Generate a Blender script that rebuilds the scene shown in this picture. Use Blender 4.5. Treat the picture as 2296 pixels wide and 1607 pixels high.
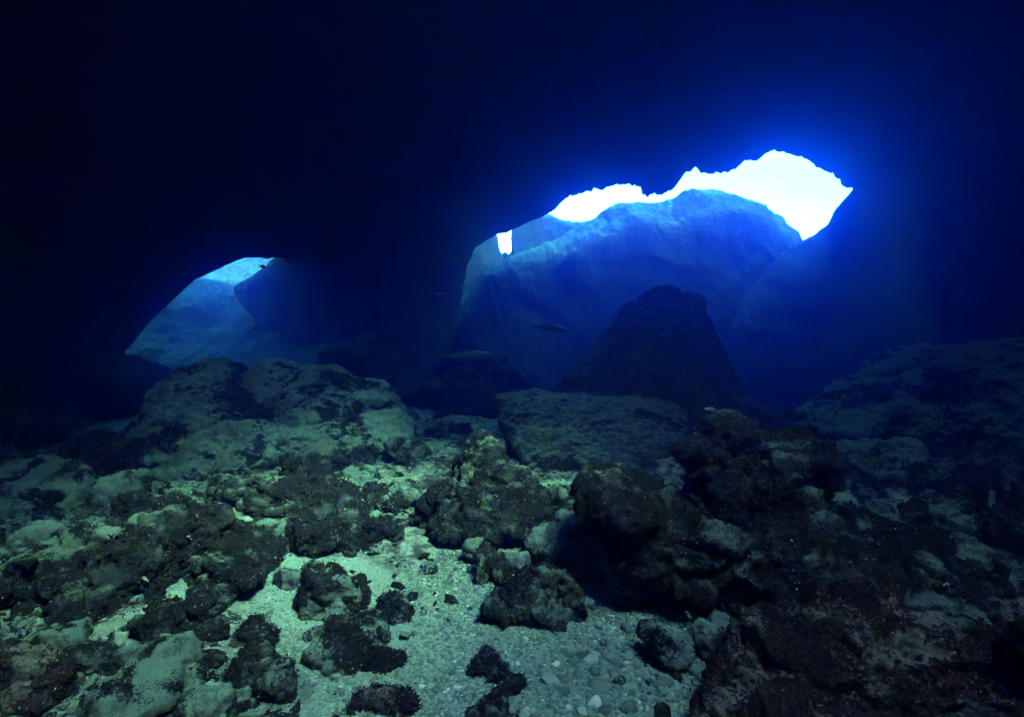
import bpy, math, time
import numpy as np
from mathutils import Vector, Matrix
T0 = time.time()
sc = bpy.context.scene
for o in list(bpy.data.objects):
    bpy.data.objects.remove(o)
COL = sc.collection

# ------------------------------------------------------------------ camera
EYE = 1.5
cam = bpy.data.cameras.new('camera')
cam.lens = 18.0
cam.sensor_width = 36.0
cam.clip_start = 0.05
cam.clip_end = 500
co = bpy.data.objects.new('camera', cam)
co.location = (0, 0, EYE)
co.rotation_euler = (math.radians(90), 0, 0)
COL.objects.link(co)
sc.camera = co

# ------------------------------------------------------------------ sky and sun
SUN_DIR = Vector((0.37, -0.55, 0.75)).normalized()      # towards the sun
sun_el = math.asin(SUN_DIR.z)
sun_az = math.atan2(SUN_DIR.x, SUN_DIR.y)
w = bpy.data.worlds.new('World')
sc.world = w
w.use_nodes = True
nt = w.node_tree
nt.nodes.clear()
sky = nt.nodes.new('ShaderNodeTexSky')
sky.sky_type = 'NISHITA'
sky.sun_disc = False
sky.sun_elevation = sun_el
sky.sun_rotation = sun_az
sky.dust_density = 2.0
bg = nt.nodes.new('ShaderNodeBackground')
bg.inputs[1].default_value = 0.15
wo = nt.nodes.new('ShaderNodeOutputWorld')
nt.links.new(sky.outputs[0], bg.inputs[0])
nt.links.new(bg.outputs[0], wo.inputs[0])

sl = bpy.data.lights.new('sun', 'SUN')
sl.energy = 1.0
sl.angle = math.radians(11)
sl.color = (1.0, 0.96, 0.9)
so = bpy.data.objects.new('sun', sl)
so.rotation_euler = (-SUN_DIR).to_track_quat('-Z', 'Y').to_euler()
so.location = (6, -6, 30)
COL.objects.link(so)

sc.view_settings.view_transform = 'Standard'
sc.view_settings.look = 'None'
sc.view_settings.gamma = 1
sc.view_settings.use_curve_mapping = False
sc.view_settings.exposure = 4.7
sc.render.engine = 'CYCLES'
sc.cycles.use_denoising = True
sc.cycles.max_bounces = 6
sc.cycles.diffuse_bounces = 3
sc.cycles.glossy_bounces = 1
sc.cycles.volume_bounces = 3
sc.cycles.transparent_max_bounces = 8
sc.cycles.sample_clamp_indirect = 4.0
sc.cycles.caustics_reflective = False
sc.cycles.caustics_refractive = False

# ------------------------------------------------------------------ numeric helpers
rng = np.random.default_rng(7)
_perm = np.random.default_rng(11).permutation(256).astype(np.int32)
_perm = np.concatenate([_perm, _perm, _perm])
_g = np.random.default_rng(12).normal(size=(256, 3))
_g = (_g / np.linalg.norm(_g, axis=1)[:, None]).astype(np.float32)

def noise(p):
    p = np.asarray(p, dtype=np.float32)
    i = np.floor(p).astype(np.int32)
    f = p - i
    i &= 255
    u = f * f * f * (f * (f * 6 - 15) + 10)
    r = 0
    for dx in (0, 1):
        a = _perm[(i[:, 0] + dx) & 255]
        wx = u[:, 0] if dx else 1 - u[:, 0]
        for dy in (0, 1):
            b = _perm[a + ((i[:, 1] + dy) & 255)]
            wy = u[:, 1] if dy else 1 - u[:, 1]
            for dz in (0, 1):
                h = _perm[b + ((i[:, 2] + dz) & 255)]
                wz = u[:, 2] if dz else 1 - u[:, 2]
                g = _g[h]
                r = r + wx * wy * wz * (g[:, 0] * (f[:, 0] - dx) + g[:, 1] * (f[:, 1] - dy) + g[:, 2] * (f[:, 2] - dz))
    return r * 1.5

def fbm(p, octv=4, lac=2.03, gain=0.5, off=0.0):
    p = np.asarray(p, dtype=np.float32) + off
    a, s, r = 1.0, 0.0, 0
    for k in range(octv):
        r = r + a * noise(p)
        s += a
        a *= gain
        p = p * lac + 17.3
    return r / s

def ridged(p, octv=4, gain=0.5, off=0.0):
    p = np.asarray(p, dtype=np.float32) + off
    a, s, r = 1.0, 0.0, 0
    for k in range(octv):
        r = r + a * (1 - 2 * np.abs(noise(p)))
        s += a
        a *= gain
        p = p * 2.07 + 9.1
    return r / s

def sstep(a, b, x):
    t = np.clip((np.asarray(x, dtype=np.float64) - a) / (b - a), 0, 1)
    return t * t * (3 - 2 * t)

def P(px, py, Y):
    """the point at distance Y whose place in the 2296 x 1607 view is px, py"""
    return np.array([(px - 1148) / 1148 * Y, Y, EYE + (803.5 - py) / 1148 * Y])

# ------------------------------------------------------------------ materials
def nodes(name):
    m = bpy.data.materials.new(name)
    m.use_nodes = True
    n = m.node_tree
    b = n.nodes['Principled BSDF']
    return m, n, b

class NB:
    """small node builder"""
    def __init__(s, n): s.n = n; s.l = n.links
    def tex(s, kind, vec, **kw):
        t = s.n.nodes.new(kind)
        for k, v in kw.items():
            if k in t.inputs: t.inputs[k].default_value = v
            else: setattr(t, k, v)
        s.l.new(vec, t.inputs['Vector'])
        return t
    def math(s, op, a, b=None, c=None, clamp=False):
        t = s.n.nodes.new('ShaderNodeMath'); t.operation = op; t.use_clamp = clamp
        for i, v in enumerate((a, b, c)):
            if v is None: continue
            if isinstance(v, (int, float)): t.inputs[i].default_value = v
            else: s.l.new(v, t.inputs[i])
        return t.outputs[0]
    def smooth(s, v, a, b):
        t = s.n.nodes.new('ShaderNodeMapRange'); t.interpolation_type = 'SMOOTHSTEP'
        s.l.new(v, t.inputs[0]); t.inputs[1].default_value = a; t.inputs[2].default_value = b
        return t.outputs[0]
    def mix(s, f, a, b):
        t = s.n.nodes.new('ShaderNodeMix'); t.data_type = 'RGBA'
        if isinstance(f, (int, float)): t.inputs[0].default_value = f
        else: s.l.new(f, t.inputs[0])
        for k, v in ((6, a), (7, b)):
            if isinstance(v, tuple): t.inputs[k].default_value = (*v, 1)
            else: s.l.new(v, t.inputs[k])
        return t.outputs[2]
    def coord(s, kind='Object'):
        t = s.n.nodes.new('ShaderNodeTexCoord'); return t.outputs[kind]
    def attr(s, name):
        t = s.n.nodes.new('ShaderNodeAttribute'); t.attribute_name = name; return t.outputs['Fac']
    def bump(s, h, strength, dist, prev=None):
        t = s.n.nodes.new('ShaderNodeBump'); t.inputs['Strength'].default_value = strength; t.inputs['Distance'].default_value = dist
        s.l.new(h, t.inputs['Height'])
        if prev is not None: s.l.new(prev, t.inputs['Normal'])
        return t.outputs[0]

def rock_material(name, bare_a, bare_b, silt, siltlo, silthi, alg_a, alg_b, sc_=1.0, specks=True):
    m, n, b = nodes(name)
    k = NB(n)
    v = k.coord()
    n1 = k.tex('ShaderNodeTexNoise', v, Scale=2.2 * sc_, Detail=8.0, Roughness=0.65).outputs[0]
    n2 = k.tex('ShaderNodeTexNoise', v, Scale=17.0 * sc_, Detail=7.0, Roughness=0.75).outputs[0]
    n3 = k.tex('ShaderNodeTexNoise', v, Scale=55.0 * sc_, Detail=4.0, Roughness=0.65).outputs[0]
    base = k.mix(k.smooth(n1, .35, .65), bare_a, bare_b)
    base = k.mix(k.math('MULTIPLY', k.smooth(n2, .52, .70), .55), base, (bare_b[0] * 1.7, bare_b[1] * 1.6, bare_b[2] * 1.5))
    g = n.nodes.new('ShaderNodeNewGeometry')
    sx = n.nodes.new('ShaderNodeSeparateXYZ')
    k.l.new(g.outputs['Normal'], sx.inputs[0])
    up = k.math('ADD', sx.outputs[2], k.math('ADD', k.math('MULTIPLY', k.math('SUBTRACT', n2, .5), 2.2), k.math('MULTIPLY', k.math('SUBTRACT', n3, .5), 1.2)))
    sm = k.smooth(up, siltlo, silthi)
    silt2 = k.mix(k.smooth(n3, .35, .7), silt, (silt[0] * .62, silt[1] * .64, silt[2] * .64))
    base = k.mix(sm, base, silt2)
    al = k.math('ADD', k.attr('algae'), k.math('ADD', k.math('MULTIPLY', k.math('SUBTRACT', n2, .5), 1.5), k.math('MULTIPLY', k.math('SUBTRACT', n3, .5), 1.3)))
    am = k.smooth(al, .41, .53)
    algc = k.mix(k.smooth(n1, .4, .62), alg_a, alg_b)
    if specks:
        vo = k.tex('ShaderNodeTexVoronoi', v, Scale=34.0 * sc_)
        sp = k.math('MULTIPLY', k.smooth(k.math('ADD', vo.outputs['Distance'], k.math('MULTIPLY', n3, .5)), .46, .36), k.smooth(n1, .44, .58))
        hs = n.nodes.new('ShaderNodeSeparateColor')
        k.l.new(vo.outputs['Color'], hs.inputs[0])
        spc = k.mix(k.smooth(hs.outputs[0], .45, .55), (.30, .24, .25), (.26, .30, .20))
        spc = k.mix(k.smooth(hs.outputs[1], .6, .7), spc, (.42, .44, .42))
        algc = k.mix(k.math('MULTIPLY', sp, k.smooth(hs.outputs[2], .45, .6)), algc, spc)
        pn = k.tex('ShaderNodeTexNoise', v, Scale=6.5 * sc_, Detail=5.0, Roughness=0.7).outputs[1]
        pc = n.nodes.new('ShaderNodeSeparateColor'); k.l.new(pn, pc.inputs[0])
        algc = k.mix(k.math('MULTIPLY', k.smooth(pc.outputs[1], .54, .66), .8), algc, (.038, .036, .034))
        algc = k.mix(k.math('MULTIPLY', k.smooth(pc.outputs[2], .62, .70), .8), algc, (.065, .075, .045))
    col = k.mix(am, base, algc)
    k.l.new(col, b.inputs['Base Color'])
    b.inputs['Roughness'].default_value = .92
    b.inputs['Specular IOR Level'].default_value = .15
    b1 = k.bump(n2, 1.0, .09 / sc_)
    b2 = k.bump(n3, 1.0, .030 / sc_, b1)
    b3 = k.bump(k.tex('ShaderNodeTexNoise', v, Scale=190.0 * sc_, Detail=2.0).outputs[0], .5, .005 / sc_, b2)
    k.l.new(b3, b.inputs['Normal'])
    return m

M = {}
M['turf_rock'] = rock_material('turf_rock', (.018, .020, .018), (.045, .050, .043), (.145, .21, .18), .40, 1.25, (.005, .0055, .006), (.010, .0085, .0095))
M['pale_rock'] = rock_material('pale_rock', (.055, .062, .054), (.11, .125, .107), (.16, .235, .20), .10, 1.0, (.006, .0065, .007), (.011, .010, .0105))
M['red_rock'] = rock_material('red_rock', (.05, .04, .037), (.10, .085, .075), (.17, .155, .13), .4, 1.0, (.010, .006, .007), (.030, .010, .014))
M['cave_rock'] = rock_material('cave_rock', (.020, .030, .030), (.035, .050, .048), (.10, .15, .14), .5, 1.1, (.03, .03, .03), (.04, .04, .04), sc_=.25, specks=False)
M['slope_rock'] = rock_material('slope_rock', (.010, .020, .020), (.018, .032, .032), (.040, .14, .165), .55, 1.2, (.05, .05, .05), (.06, .06, .055), sc_=.3, specks=False)  # silt on upper faces, brightened and blued to paint the lit ledges

def sand_material():
    m, n, b = nodes('sand')
    k = NB(n); v = k.coord()
    a = k.tex('ShaderNodeTexNoise', v, Scale=1.6, Detail=6.0, Roughness=.6).outputs[0]
    f = k.tex('ShaderNodeTexNoise', v, Scale=60.0, Detail=5.0, Roughness=.75).outputs[0]
    f2 = k.tex('ShaderNodeTexVoronoi', v, Scale=150.0)
    sand = k.mix(k.smooth(f, .3, .7), (.165, .245, .21), (.105, .155, .135))
    hs = n.nodes.new('ShaderNodeSeparateColor'); k.l.new(f2.outputs['Color'], hs.inputs[0])
    sand = k.mix(k.math('MULTIPLY', k.smooth(hs.outputs[0], .72, .8), .5), sand, (.34, .40, .35))
    sand = k.mix(k.math('MULTIPLY', k.smooth(hs.outputs[1], .78, .86), .55), sand, (.13, .12, .10))
    g = k.attr('rubble')
    n2 = k.tex('ShaderNodeTexNoise', v, Scale=9.0, Detail=8.0, Roughness=.7).outputs[0]
    rub = k.mix(k.smooth(n2, .40, .62), (.03, .034, .03), (.18, .21, .18))
    rm = k.smooth(k.math('ADD', g, k.math('MULTIPLY', k.math('SUBTRACT', n2, .5), 1.2)), .4, .6)
    sand = k.mix(rm, sand, rub)
    am = k.smooth(k.math('ADD', k.attr('algae'), k.math('ADD', k.math('MULTIPLY', k.math('SUBTRACT', n2, .5), 1.0), k.math('MULTIPLY', k.math('SUBTRACT', f, .5), 1.1))), .46, .56)
    col = k.mix(am, sand, (.014, .011, .012))
    k.l.new(col, b.inputs['Base Color'])
    b.inputs['Roughness'].default_value = .95
    b.inputs['Specular IOR Level'].default_value = .1
    b1 = k.bump(n2, .6, .05)
    b2 = k.bump(f, .6, .015, b1)
    b3 = k.bump(f2.outputs['Distance'], .6, .006, b2)
    k.l.new(b3, b.inputs['Normal'])
    return m
M['sand'] = sand_material()

def algae_material():
    m, n, b = nodes('algae')
    k = NB(n); v = k.coord()
    a = k.tex('ShaderNodeTexNoise', v, Scale=9.0, Detail=3.0).outputs[0]
    c = k.mix(k.smooth(a, .4, .62), (.006, .0055, .006), (.012, .009, .0095))
    c = k.mix(k.math('MULTIPLY', k.math('MULTIPLY', k.smooth(k.attr('tone'), .86, .92), k.smooth(k.tex('ShaderNodeTexNoise', v, Scale=4.0, Detail=2.0).outputs[0], .45, .6)), .9), c, (.17, .185, .175))
    k.l.new(c, b.inputs['Base Color'])
    b.inputs['Roughness'].default_value = .9
    b.inputs['Specular IOR Level'].default_value = .1
    return m
M['algae'] = algae_material()

def pebble_material():
    m, n, b = nodes('pebble')
    k = NB(n); v = k.coord()
    oi = n.nodes.new('ShaderNodeObjectInfo')
    t = k.math('FRACT', k.math('ADD', k.attr('tone'), oi.outputs['Random']))
    a = k.tex('ShaderNodeTexNoise', v, Scale=30.0, Detail=5.0, Roughness=.7).outputs[0]
    c = k.mix(t, (.05, .075, .06), (.145, .205, .17))
    c = k.mix(k.smooth(t, .96, .985), c, (.30, .34, .30))
    c = k.mix(k.math('MULTIPLY', k.smooth(a, .5, .7), .5), c, (.10, .095, .075))
    k.l.new(c, b.inputs['Base Color'])
    b.inputs['Roughness'].default_value = .85
    b.inputs['Specular IOR Level'].default_value = .15
    k.l.new(k.bump(a, .5, .008), b.inputs['Normal'])
    return m
M['pebble'] = pebble_material()

def plain(name, c, rough=.6):
    m, n, b = nodes(name)
    k = NB(n); v = k.coord()
    a = k.tex('ShaderNodeTexNoise', v, Scale=40.0, Detail=3.0).outputs[0]
    k.l.new(k.mix(a, c, tuple(x * .6 for x in c)), b.inputs['Base Color'])
    b.inputs['Roughness'].default_value = rough
    return m
M['fish_dark'] = plain('fish_dark', (.02, .02, .025))
M['fish_pale'] = plain('fish_pale', (.75, .74, .70), .4)
M['fish_grey'] = plain('fish_grey', (.15, .17, .18), .5)
M['fish_eye'] = plain('fish_eye', (.01, .01, .01), .2)

# ------------------------------------------------------------------ mesh helpers
def mesh_from(name, v, f, mat, attrs=None, smooth=True):
    v = np.asarray(v, dtype=np.float32); f = np.asarray(f, dtype=np.int32)
    me = bpy.data.meshes.new(name)
    k = f.shape[1]
    me.vertices.add(len(v)); me.vertices.foreach_set('co', v.ravel())
    me.loops.add(f.size); me.loops.foreach_set('vertex_index', f.ravel())
    me.polygons.add(len(f))
    me.polygons.foreach_set('loop_start', np.arange(0, f.size, k, dtype=np.int32))
    me.polygons.foreach_set('loop_total', np.full(len(f), k, dtype=np.int32))
    me.polygons.foreach_set('use_smooth', np.full(len(f), smooth, dtype=bool))
    me.update(calc_edges=True)
    for a, x in (attrs or {}).items():
        at = me.attributes.new(a, 'FLOAT', 'POINT'); at.data.foreach_set('value', np.asarray(x, dtype=np.float32))
    me.materials.append(M[mat])
    return me

def link(name, me, parent=None, label=None, cat=None, group=None, kind=None):
    o = bpy.data.objects.new(name, me)
    COL.objects.link(o)
    if parent is not None: o.parent = parent
    if label: o['label'] = label
    if cat: o['category'] = cat
    if group: o['group'] = group
    if kind: o['kind'] = kind
    return o

def grid_faces(nu, nv):
    i = np.arange(nu * nv).reshape(nu, nv)
    return np.stack([i[:-1, :-1], i[1:, :-1], i[1:, 1:], i[:-1, 1:]], -1).reshape(-1, 4)

_ico = {}
def ico(level):
    if level not in _ico:
        t = (1 + 5 ** .5) / 2
        v = np.array([(-1,t,0),(1,t,0),(-1,-t,0),(1,-t,0),(0,-1,t),(0,1,t),(0,-1,-t),(0,1,-t),(t,0,-1),(t,0,1),(-t,0,-1),(-t,0,1)], float)
        f = np.array([(0,11,5),(0,5,1),(0,1,7),(0,7,10),(0,10,11),(1,5,9),(5,11,4),(11,10,2),(10,7,6),(7,1,8),(3,9,4),(3,4,2),(3,2,6),(3,6,8),(3,8,9),(4,9,5),(2,4,11),(6,2,10),(8,6,7),(9,8,1)])
        v /= np.linalg.norm(v, axis=1)[:, None]
        for _ in range(level):
            e = np.sort(np.concatenate([f[:, [0, 1]], f[:, [1, 2]], f[:, [2, 0]]]), axis=1)
            ue, inv = np.unique(e, axis=0, return_inverse=True)
            inv = inv.reshape(3, -1)
            mid = v[ue].sum(1); mid /= np.linalg.norm(mid, axis=1)[:, None]
            n0 = len(v); v = np.concatenate([v, mid])
            a, b, c = inv[0] + n0, inv[1] + n0, inv[2] + n0
            f = np.concatenate([np.stack(x, 1) for x in ((f[:, 0], a, c), (f[:, 1], b, a), (f[:, 2], c, b), (a, b, c))])
        _ico[level] = (v, f)
    return _ico[level]

def lump(level, seed, facets=11, sharp=14, jag=.08):
    """an angular stone of about unit radius"""
    r = np.random.default_rng(seed)
    d, f = ico(level)
    n = r.normal(size=(facets, 3)); n /= np.linalg.norm(n, axis=1)[:, None]
    h = r.uniform(.55, 1.0, facets)
    q = np.maximum(d @ n.T, 0) / h
    q = np.concatenate([q, np.full((len(d), 1), .82)], 1)
    rad = 1 / (np.sum(q ** sharp, 1)) ** (1 / sharp)
    rad = rad * (1 + jag * fbm(d * 1.6, 4, off=seed * 3.7))
    return d * rad[:, None], f

def algae_field(v, n, cover, freq, seed, top=0.0):
    a = fbm(v * freq, 4, gain=.6, off=seed * 1.3)
    return np.clip(.5 + a * 1.5 + (cover - .44) * 1.2 + top * (n[:, 2] - .2), 0, 1)

def turf(v, n, alg, count, length, seed):
    """short leafy tufts growing where the algae is thick"""
    r = np.random.default_rng(seed)
    ok = np.nonzero(alg > .58)[0]
    if len(ok) < 10: return None
    c = r.choice(ok, count)
    p = v[c] + r.normal(size=(count, 3)) * .006 - n[c] * .004
    ax = n[c] + r.normal(size=(count, 3)) * .55
    ax /= np.linalg.norm(ax, axis=1)[:, None]
    sd = np.cross(ax, r.normal(size=(count, 3))); sd /= np.linalg.norm(sd, axis=1)[:, None]
    L = (length * r.uniform(.4, 1.3, count))[:, None]
    W = L * r.uniform(.22, .45, count)[:, None]
    bend = r.normal(size=(count, 3)) * .3 * L
    q = np.stack([p - sd * W * .35, p + sd * W * .35, p + ax * L * .55 + sd * W, p + ax * L * .55 - sd * W, p + ax * L + bend], 1)
    b = np.arange(count)[:, None] * 5
    tri = np.concatenate([b + np.array([[0, 1, 2]]), b + np.array([[0, 2, 3]]), b + np.array([[3, 2, 4]])])
    return q.reshape(-1, 3), tri, np.repeat(r.random(count), 5)

def vnormals(v, f):
    n = np.zeros_like(v)
    a = v[f[:, 0]]
    fn = np.cross(v[f[:, 1]] - a, v[f[:, 2]] - a)
    for k in range(f.shape[1]):
        np.add.at(n, f[:, k], fn)
    return n / (np.linalg.norm(n, axis=1)[:, None] + 1e-12)

def chips(p, seed, groove=.35):
    """broken faces: each cell of a cellular pattern is a plane of its own slope, the joints cut in"""
    p = np.asarray(p, np.float32)
    i0 = np.floor(p).astype(np.int32)
    b1 = np.full(len(p), 9e9, np.float32); b2 = b1.copy(); val = np.zeros(len(p), np.float32)
    for dx in (-1, 0, 1):
        for dy in (-1, 0, 1):
            for dz in (-1, 0, 1):
                c = i0 + np.array([dx, dy, dz], np.int32)
                h = _perm[_perm[_perm[(c[:, 0] + seed) & 255] + (c[:, 1] & 255)] + (c[:, 2] & 255)]
                q = p - (c + .5 + _g[h] * .45)
                d = np.einsum('ij,ij->i', q, q)
                n = d < b1
                b2 = np.where(n, b1, np.minimum(b2, d))
                val = np.where(n, np.einsum('ij,ij->i', q, _g[(h * 7 + 31) & 255]) * .9 + _g[(h * 5 + 3) & 255][:, 0] * .5, val)
                b1 = np.where(n, d, b1)
    gap = np.sqrt(b2) - np.sqrt(b1)
    return val - groove * np.exp(-gap * 14)

def break_faces(v, f, size, count, seed, depth=.055, reach=.30):
    """flat fracture faces: corners that stick out are cut back to a plane"""
    r = np.random.default_rng(seed + 4000)
    n = vnormals(v, f)
    v = v.copy()
    for k in range(count):
        i = int(r.integers(len(v)))
        m_ = n[i] + r.normal(size=3) * .35; m_ /= np.linalg.norm(m_)
        R = size * reach * r.uniform(.35, 1.0)
        q = v - (v[i] - m_ * size * depth * r.uniform(.15, .8) * R / (size * reach))
        s_ = q @ m_
        near = (np.linalg.norm(v - v[i], axis=1) < R) & (s_ > 0)
        v[near] -= m_ * s_[near][:, None]
    return v

def rough(v, f, size, amp, seed):
    """weathered relief over a stone whose size is given in metres"""
    n = vnormals(v, f)
    wv = v + np.stack([fbm(v * (4 / size), 3, off=seed + 20), fbm(v * (4 / size), 3, off=seed + 24), fbm(v * (4 / size), 3, off=seed + 28)], 1) * .10 * size
    d = chips(wv * (3.4 / size), seed, 0) * .055 * size
    d += chips(wv * (9.5 / size), seed + 3, .15) * .04 * size
    d += ridged(v * (3.0 / size), 5, gain=.6, off=seed) * .035 * size
    d += fbm(v * (7.0 / size), 5, gain=.7, off=seed + 5) * .035 * size
    fine = ridged(v * 17.0, 3, off=seed + 9) * .015 + fbm(v * 40.0, 2, off=seed + 2) * .010 + (ridged(v * np.array([6., 6., 8.]), 3, gain=.6, off=seed + 50) * .028 + chips(v * 9.0, seed + 7) * .014) * (.35 + amp)
    return v + n * (d * amp + fine * min(1, size * 1.5))[:, None]

# ------------------------------------------------------------------ the sea floor
SAND_POLY = [(430, 1700), (640, 1607), (690, 1560), (640, 1440), (590, 1350), (625, 1255), (800, 1240), (960, 1290), (1035, 1195), (1190, 1185), (1260, 1260), (1500, 1370), (1570, 1430), (1560, 1607), (1560, 1700)]
def flat(px, py):
    Y = EYE * 1148 / (py - 803.5)
    return ((px - 1148) / 1148 * Y, Y)
POLY = np.array([flat(*q) for q in SAND_POLY])

def poly_dist(x, y, poly=POLY):
    """distance to the outline, negative inside"""
    inside = np.zeros(x.shape, bool); dm = np.full(x.shape, 1e9)
    for i in range(len(poly)):
        ax, ay = poly[i]; bx, by = poly[(i + 1) % len(poly)]
        t = np.clip(((x - ax) * (bx - ax) + (y - ay) * (by - ay)) / ((bx - ax) ** 2 + (by - ay) ** 2), 0, 1)
        dm = np.minimum(dm, np.hypot(x - ax - t * (bx - ax), y - ay - t * (by - ay)))
        c = ((ay > y) != (by > y)) & (x < (bx - ax) * (y - ay) / (by - ay + 1e-12) + ax)
        inside ^= c
    return np.where(inside, -dm, dm)

def height(x, y):
    x = np.asarray(x, float); y = np.asarray(y, float)
    p = np.stack([x.ravel(), y.ravel(), np.zeros(x.size)], 1)
    big = fbm(p * .16, 3, off=3.1).reshape(x.shape)
    med = fbm(p * .7, 4, off=8.2).reshape(x.shape)
    fine = fbm(p * 4.5, 4, off=2.2).reshape(x.shape)
    d = poly_dist(x, y)
    rub = sstep(-.05, .5, d)
    h = big * .35 * sstep(3, 9, y) + med * (.06 + .16 * rub) + fine * (.010 + .05 * rub) + .10 * rub
    h += .035 * np.maximum(y - 6, 0)
    h += sstep(5.5, 12, x) * sstep(3, 6, y) * 1.1 + sstep(7, 16, -x) * .5
    h -= 4.5 * sstep(10.5, 14, y) * sstep(3.5, 5.5, x) + 3.0 * sstep(13, 16.5, y) * (1 - sstep(3.5, 5.5, x))
    return h

def ground(px, py):
    """the point of the sea floor seen at px, py"""
    lo = 1.2
    for Y in np.arange(1.2, 40, .03):
        q = P(px, py, Y)
        if q[2] < float(height(np.array([q[0]]), np.array([Y]))[0]):
            return q
    return P(px, py, 20)

def graded(a, b, c, fine, coarse, wdt):
    out = [a]
    while out[-1] < b:
        d = abs(out[-1] - c)
        out.append(out[-1] + fine + (coarse - fine) * min(1, max(0, d - wdt) / 14))
    return np.array(out)
gx = graded(-25, 25, 0, .026, .8, 3.2)
gy = graded(-16, 30, 4.0, .026, .8, 2.6)
X, Y = np.meshgrid(gx, gy, indexing='ij')
Z = height(X, Y)
sv = np.stack([X, Y, Z], -1).reshape(-1, 3)
d = poly_dist(X, Y).ravel()
rub = np.clip(np.minimum(.5 + d * 1.6, .66) - fbm(sv * .8, 3, off=15) * .55, 0, 1) * (1 - .55 * sstep(8, 14, sv[:, 1]))
alg = np.clip(.22 + fbm(sv * 2.4, 4, gain=.6, off=4.4) * 1.2 + .16 * sstep(0, .6, d), 0, 1) * sstep(-.12, .25, d) * (1 - .7 * sstep(7, 12, sv[:, 1]))
link('seabed', mesh_from('seabed', sv, grid_faces(len(gx), len(gy)), 'sand', {'rubble': rub, 'algae': alg}), kind='structure')
print('seabed', len(sv), time.time() - T0)

# ------------------------------------------------------------------ the cave: roof with its ragged back edge
def interp_px(pts, px):
    a = np.array(pts, float)
    return np.interp(px, a[:, 0], a[:, 1])
EDGE = [(-900, 1400), (-500, 1250), (-250, 1150), (0, 1050), (150, 920), (260, 815), (335, 722), (412, 650), (440, 624), (470, 612), (500, 598), (530, 584), (552, 578), (585, 577), (600, 580), (612, 577), (640, 579), (740, 581), (880, 580), (1000, 574),
        (1050, 566), (1090, 540), (1118, 524), (1136, 521), (1170, 505), (1210, 488), (1243, 472), (1252, 462), (1266, 447), (1282, 440), (1308, 434), (1314, 426), (1350, 423), (1382, 416), (1410, 412), (1424, 416),
        (1436, 422), (1440, 438), (1450, 440), (1468, 436), (1484, 439), (1495, 432), (1506, 428), (1518, 412), (1528, 398), (1532, 388), (1548, 384), (1556, 373), (1562, 376), (1570, 388), (1590, 391), (1608, 388), (1632, 387),
        (1650, 376), (1672, 361), (1700, 358), (1706, 345), (1730, 339), (1758, 340), (1780, 349), (1810, 358), (1830, 374), (1856, 386), (1874, 398), (1884, 401), (1878, 408), (1895, 420), (1920, 424), (2000, 420), (2080, 440), (2200, 640), (2400, 1000), (2700, 1150), (3200, 1200), (3600, 1300)]
def edge_depth(px):
    return np.interp(px, [-900, 0, 300, 550, 700, 1000, 1180, 1270, 1400, 2000, 3600], [11.5, 14.0, 14.8, 14.8, 16.8, 20, 20, 18, 15.7, 15.9, 14])
pxs = np.concatenate([np.linspace(-900, 150, 60), np.linspace(153, 2050, 760), np.linspace(2070, 3600, 60)])
eY = edge_depth(pxs) + fbm(np.stack([pxs * .02, pxs * 0, pxs * 0], 1), 3) * .5
jag = fbm(np.stack([pxs * .07, pxs * 0 + 4, pxs * 0], 1), 4, gain=.7) * 13 * sstep(1180, 1300, pxs) + fbm(np.stack([pxs * .03, pxs * 0 + 9, pxs * 0], 1), 3) * 4
ey_px = interp_px(EDGE, pxs) + jag
eX = (pxs - 1148) / 1148 * eY
eZ = EYE + (803.5 - ey_px) / 1148 * eY
o_ = np.argsort(eX); eX, eY, eZ = eX[o_], eY[o_], eZ[o_]
# unseen opening added in the roof to light the foreground: centre, half sizes
ADDED_OPENING_C = np.array([3.2, -1.9]); ADDED_OPENING_R = np.array([2.4, 2.5])
NR = 74
t = np.linspace(0, 1, NR) ** 1.7
Yb = -15.0
CX = np.repeat(eX[:, None], NR, 1)
CY = eY[:, None] + (Yb - eY[:, None]) * t[None, :]
run = eY[:, None] - CY
pc = np.stack([CX.ravel(), CY.ravel(), np.zeros(CX.size)], 1)
dome = 8.0 - 12 * sstep(10, 19, np.abs(CX - 1.5)) - 12 * sstep(5, 14, -CY)
side = np.minimum(1 - sstep(15, 20, np.abs(CX - 1.5)), 1 - sstep(9, 14, -CY))
wgt = sstep(0, 8, run)
nz = fbm(pc * .22, 4, off=5).reshape(CX.shape) * 1.6 + ridged(pc * .55, 4, off=2).reshape(CX.shape) * .45 + fbm(pc * 1.9, 3, off=7).reshape(CX.shape) * .22
CZ = np.maximum(eZ[:, None] * (1 - wgt) + dome * wgt + nz * sstep(0, 3.0, run) * (.2 + .8 * side), -3.0)
# the top of the roof: thick towards the back, thin round the added opening
TZ = np.maximum(CZ + 1.9, CZ + 1.7 + np.maximum(9.8 - CZ, 0) * sstep(1.5, 9.0, CY)) + np.abs(fbm(pc * .2, 3, off=31).reshape(CX.shape)) * .8
nu = len(eX)
bot = np.stack([CX, CY, CZ], -1)
top = np.stack([CX, CY + .25 * (1 - t)[None, :], TZ], -1)
allv = np.concatenate([bot.reshape(-1, 3), top.reshape(-1, 3)])
ib = np.arange(nu * NR).reshape(nu, NR); it = ib + nu * NR
ang = np.arctan2(bot[:, :, 1] - ADDED_OPENING_C[1], bot[:, :, 0] - ADDED_OPENING_C[0])
rr = np.hypot((bot[:, :, 0] - ADDED_OPENING_C[0]) / ADDED_OPENING_R[0], (bot[:, :, 1] - ADDED_OPENING_C[1]) / ADDED_OPENING_R[1])
added_hole = rr < 1 + .12 * np.sin(3 * ang + 1) + .08 * np.sin(7 * ang)
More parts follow.
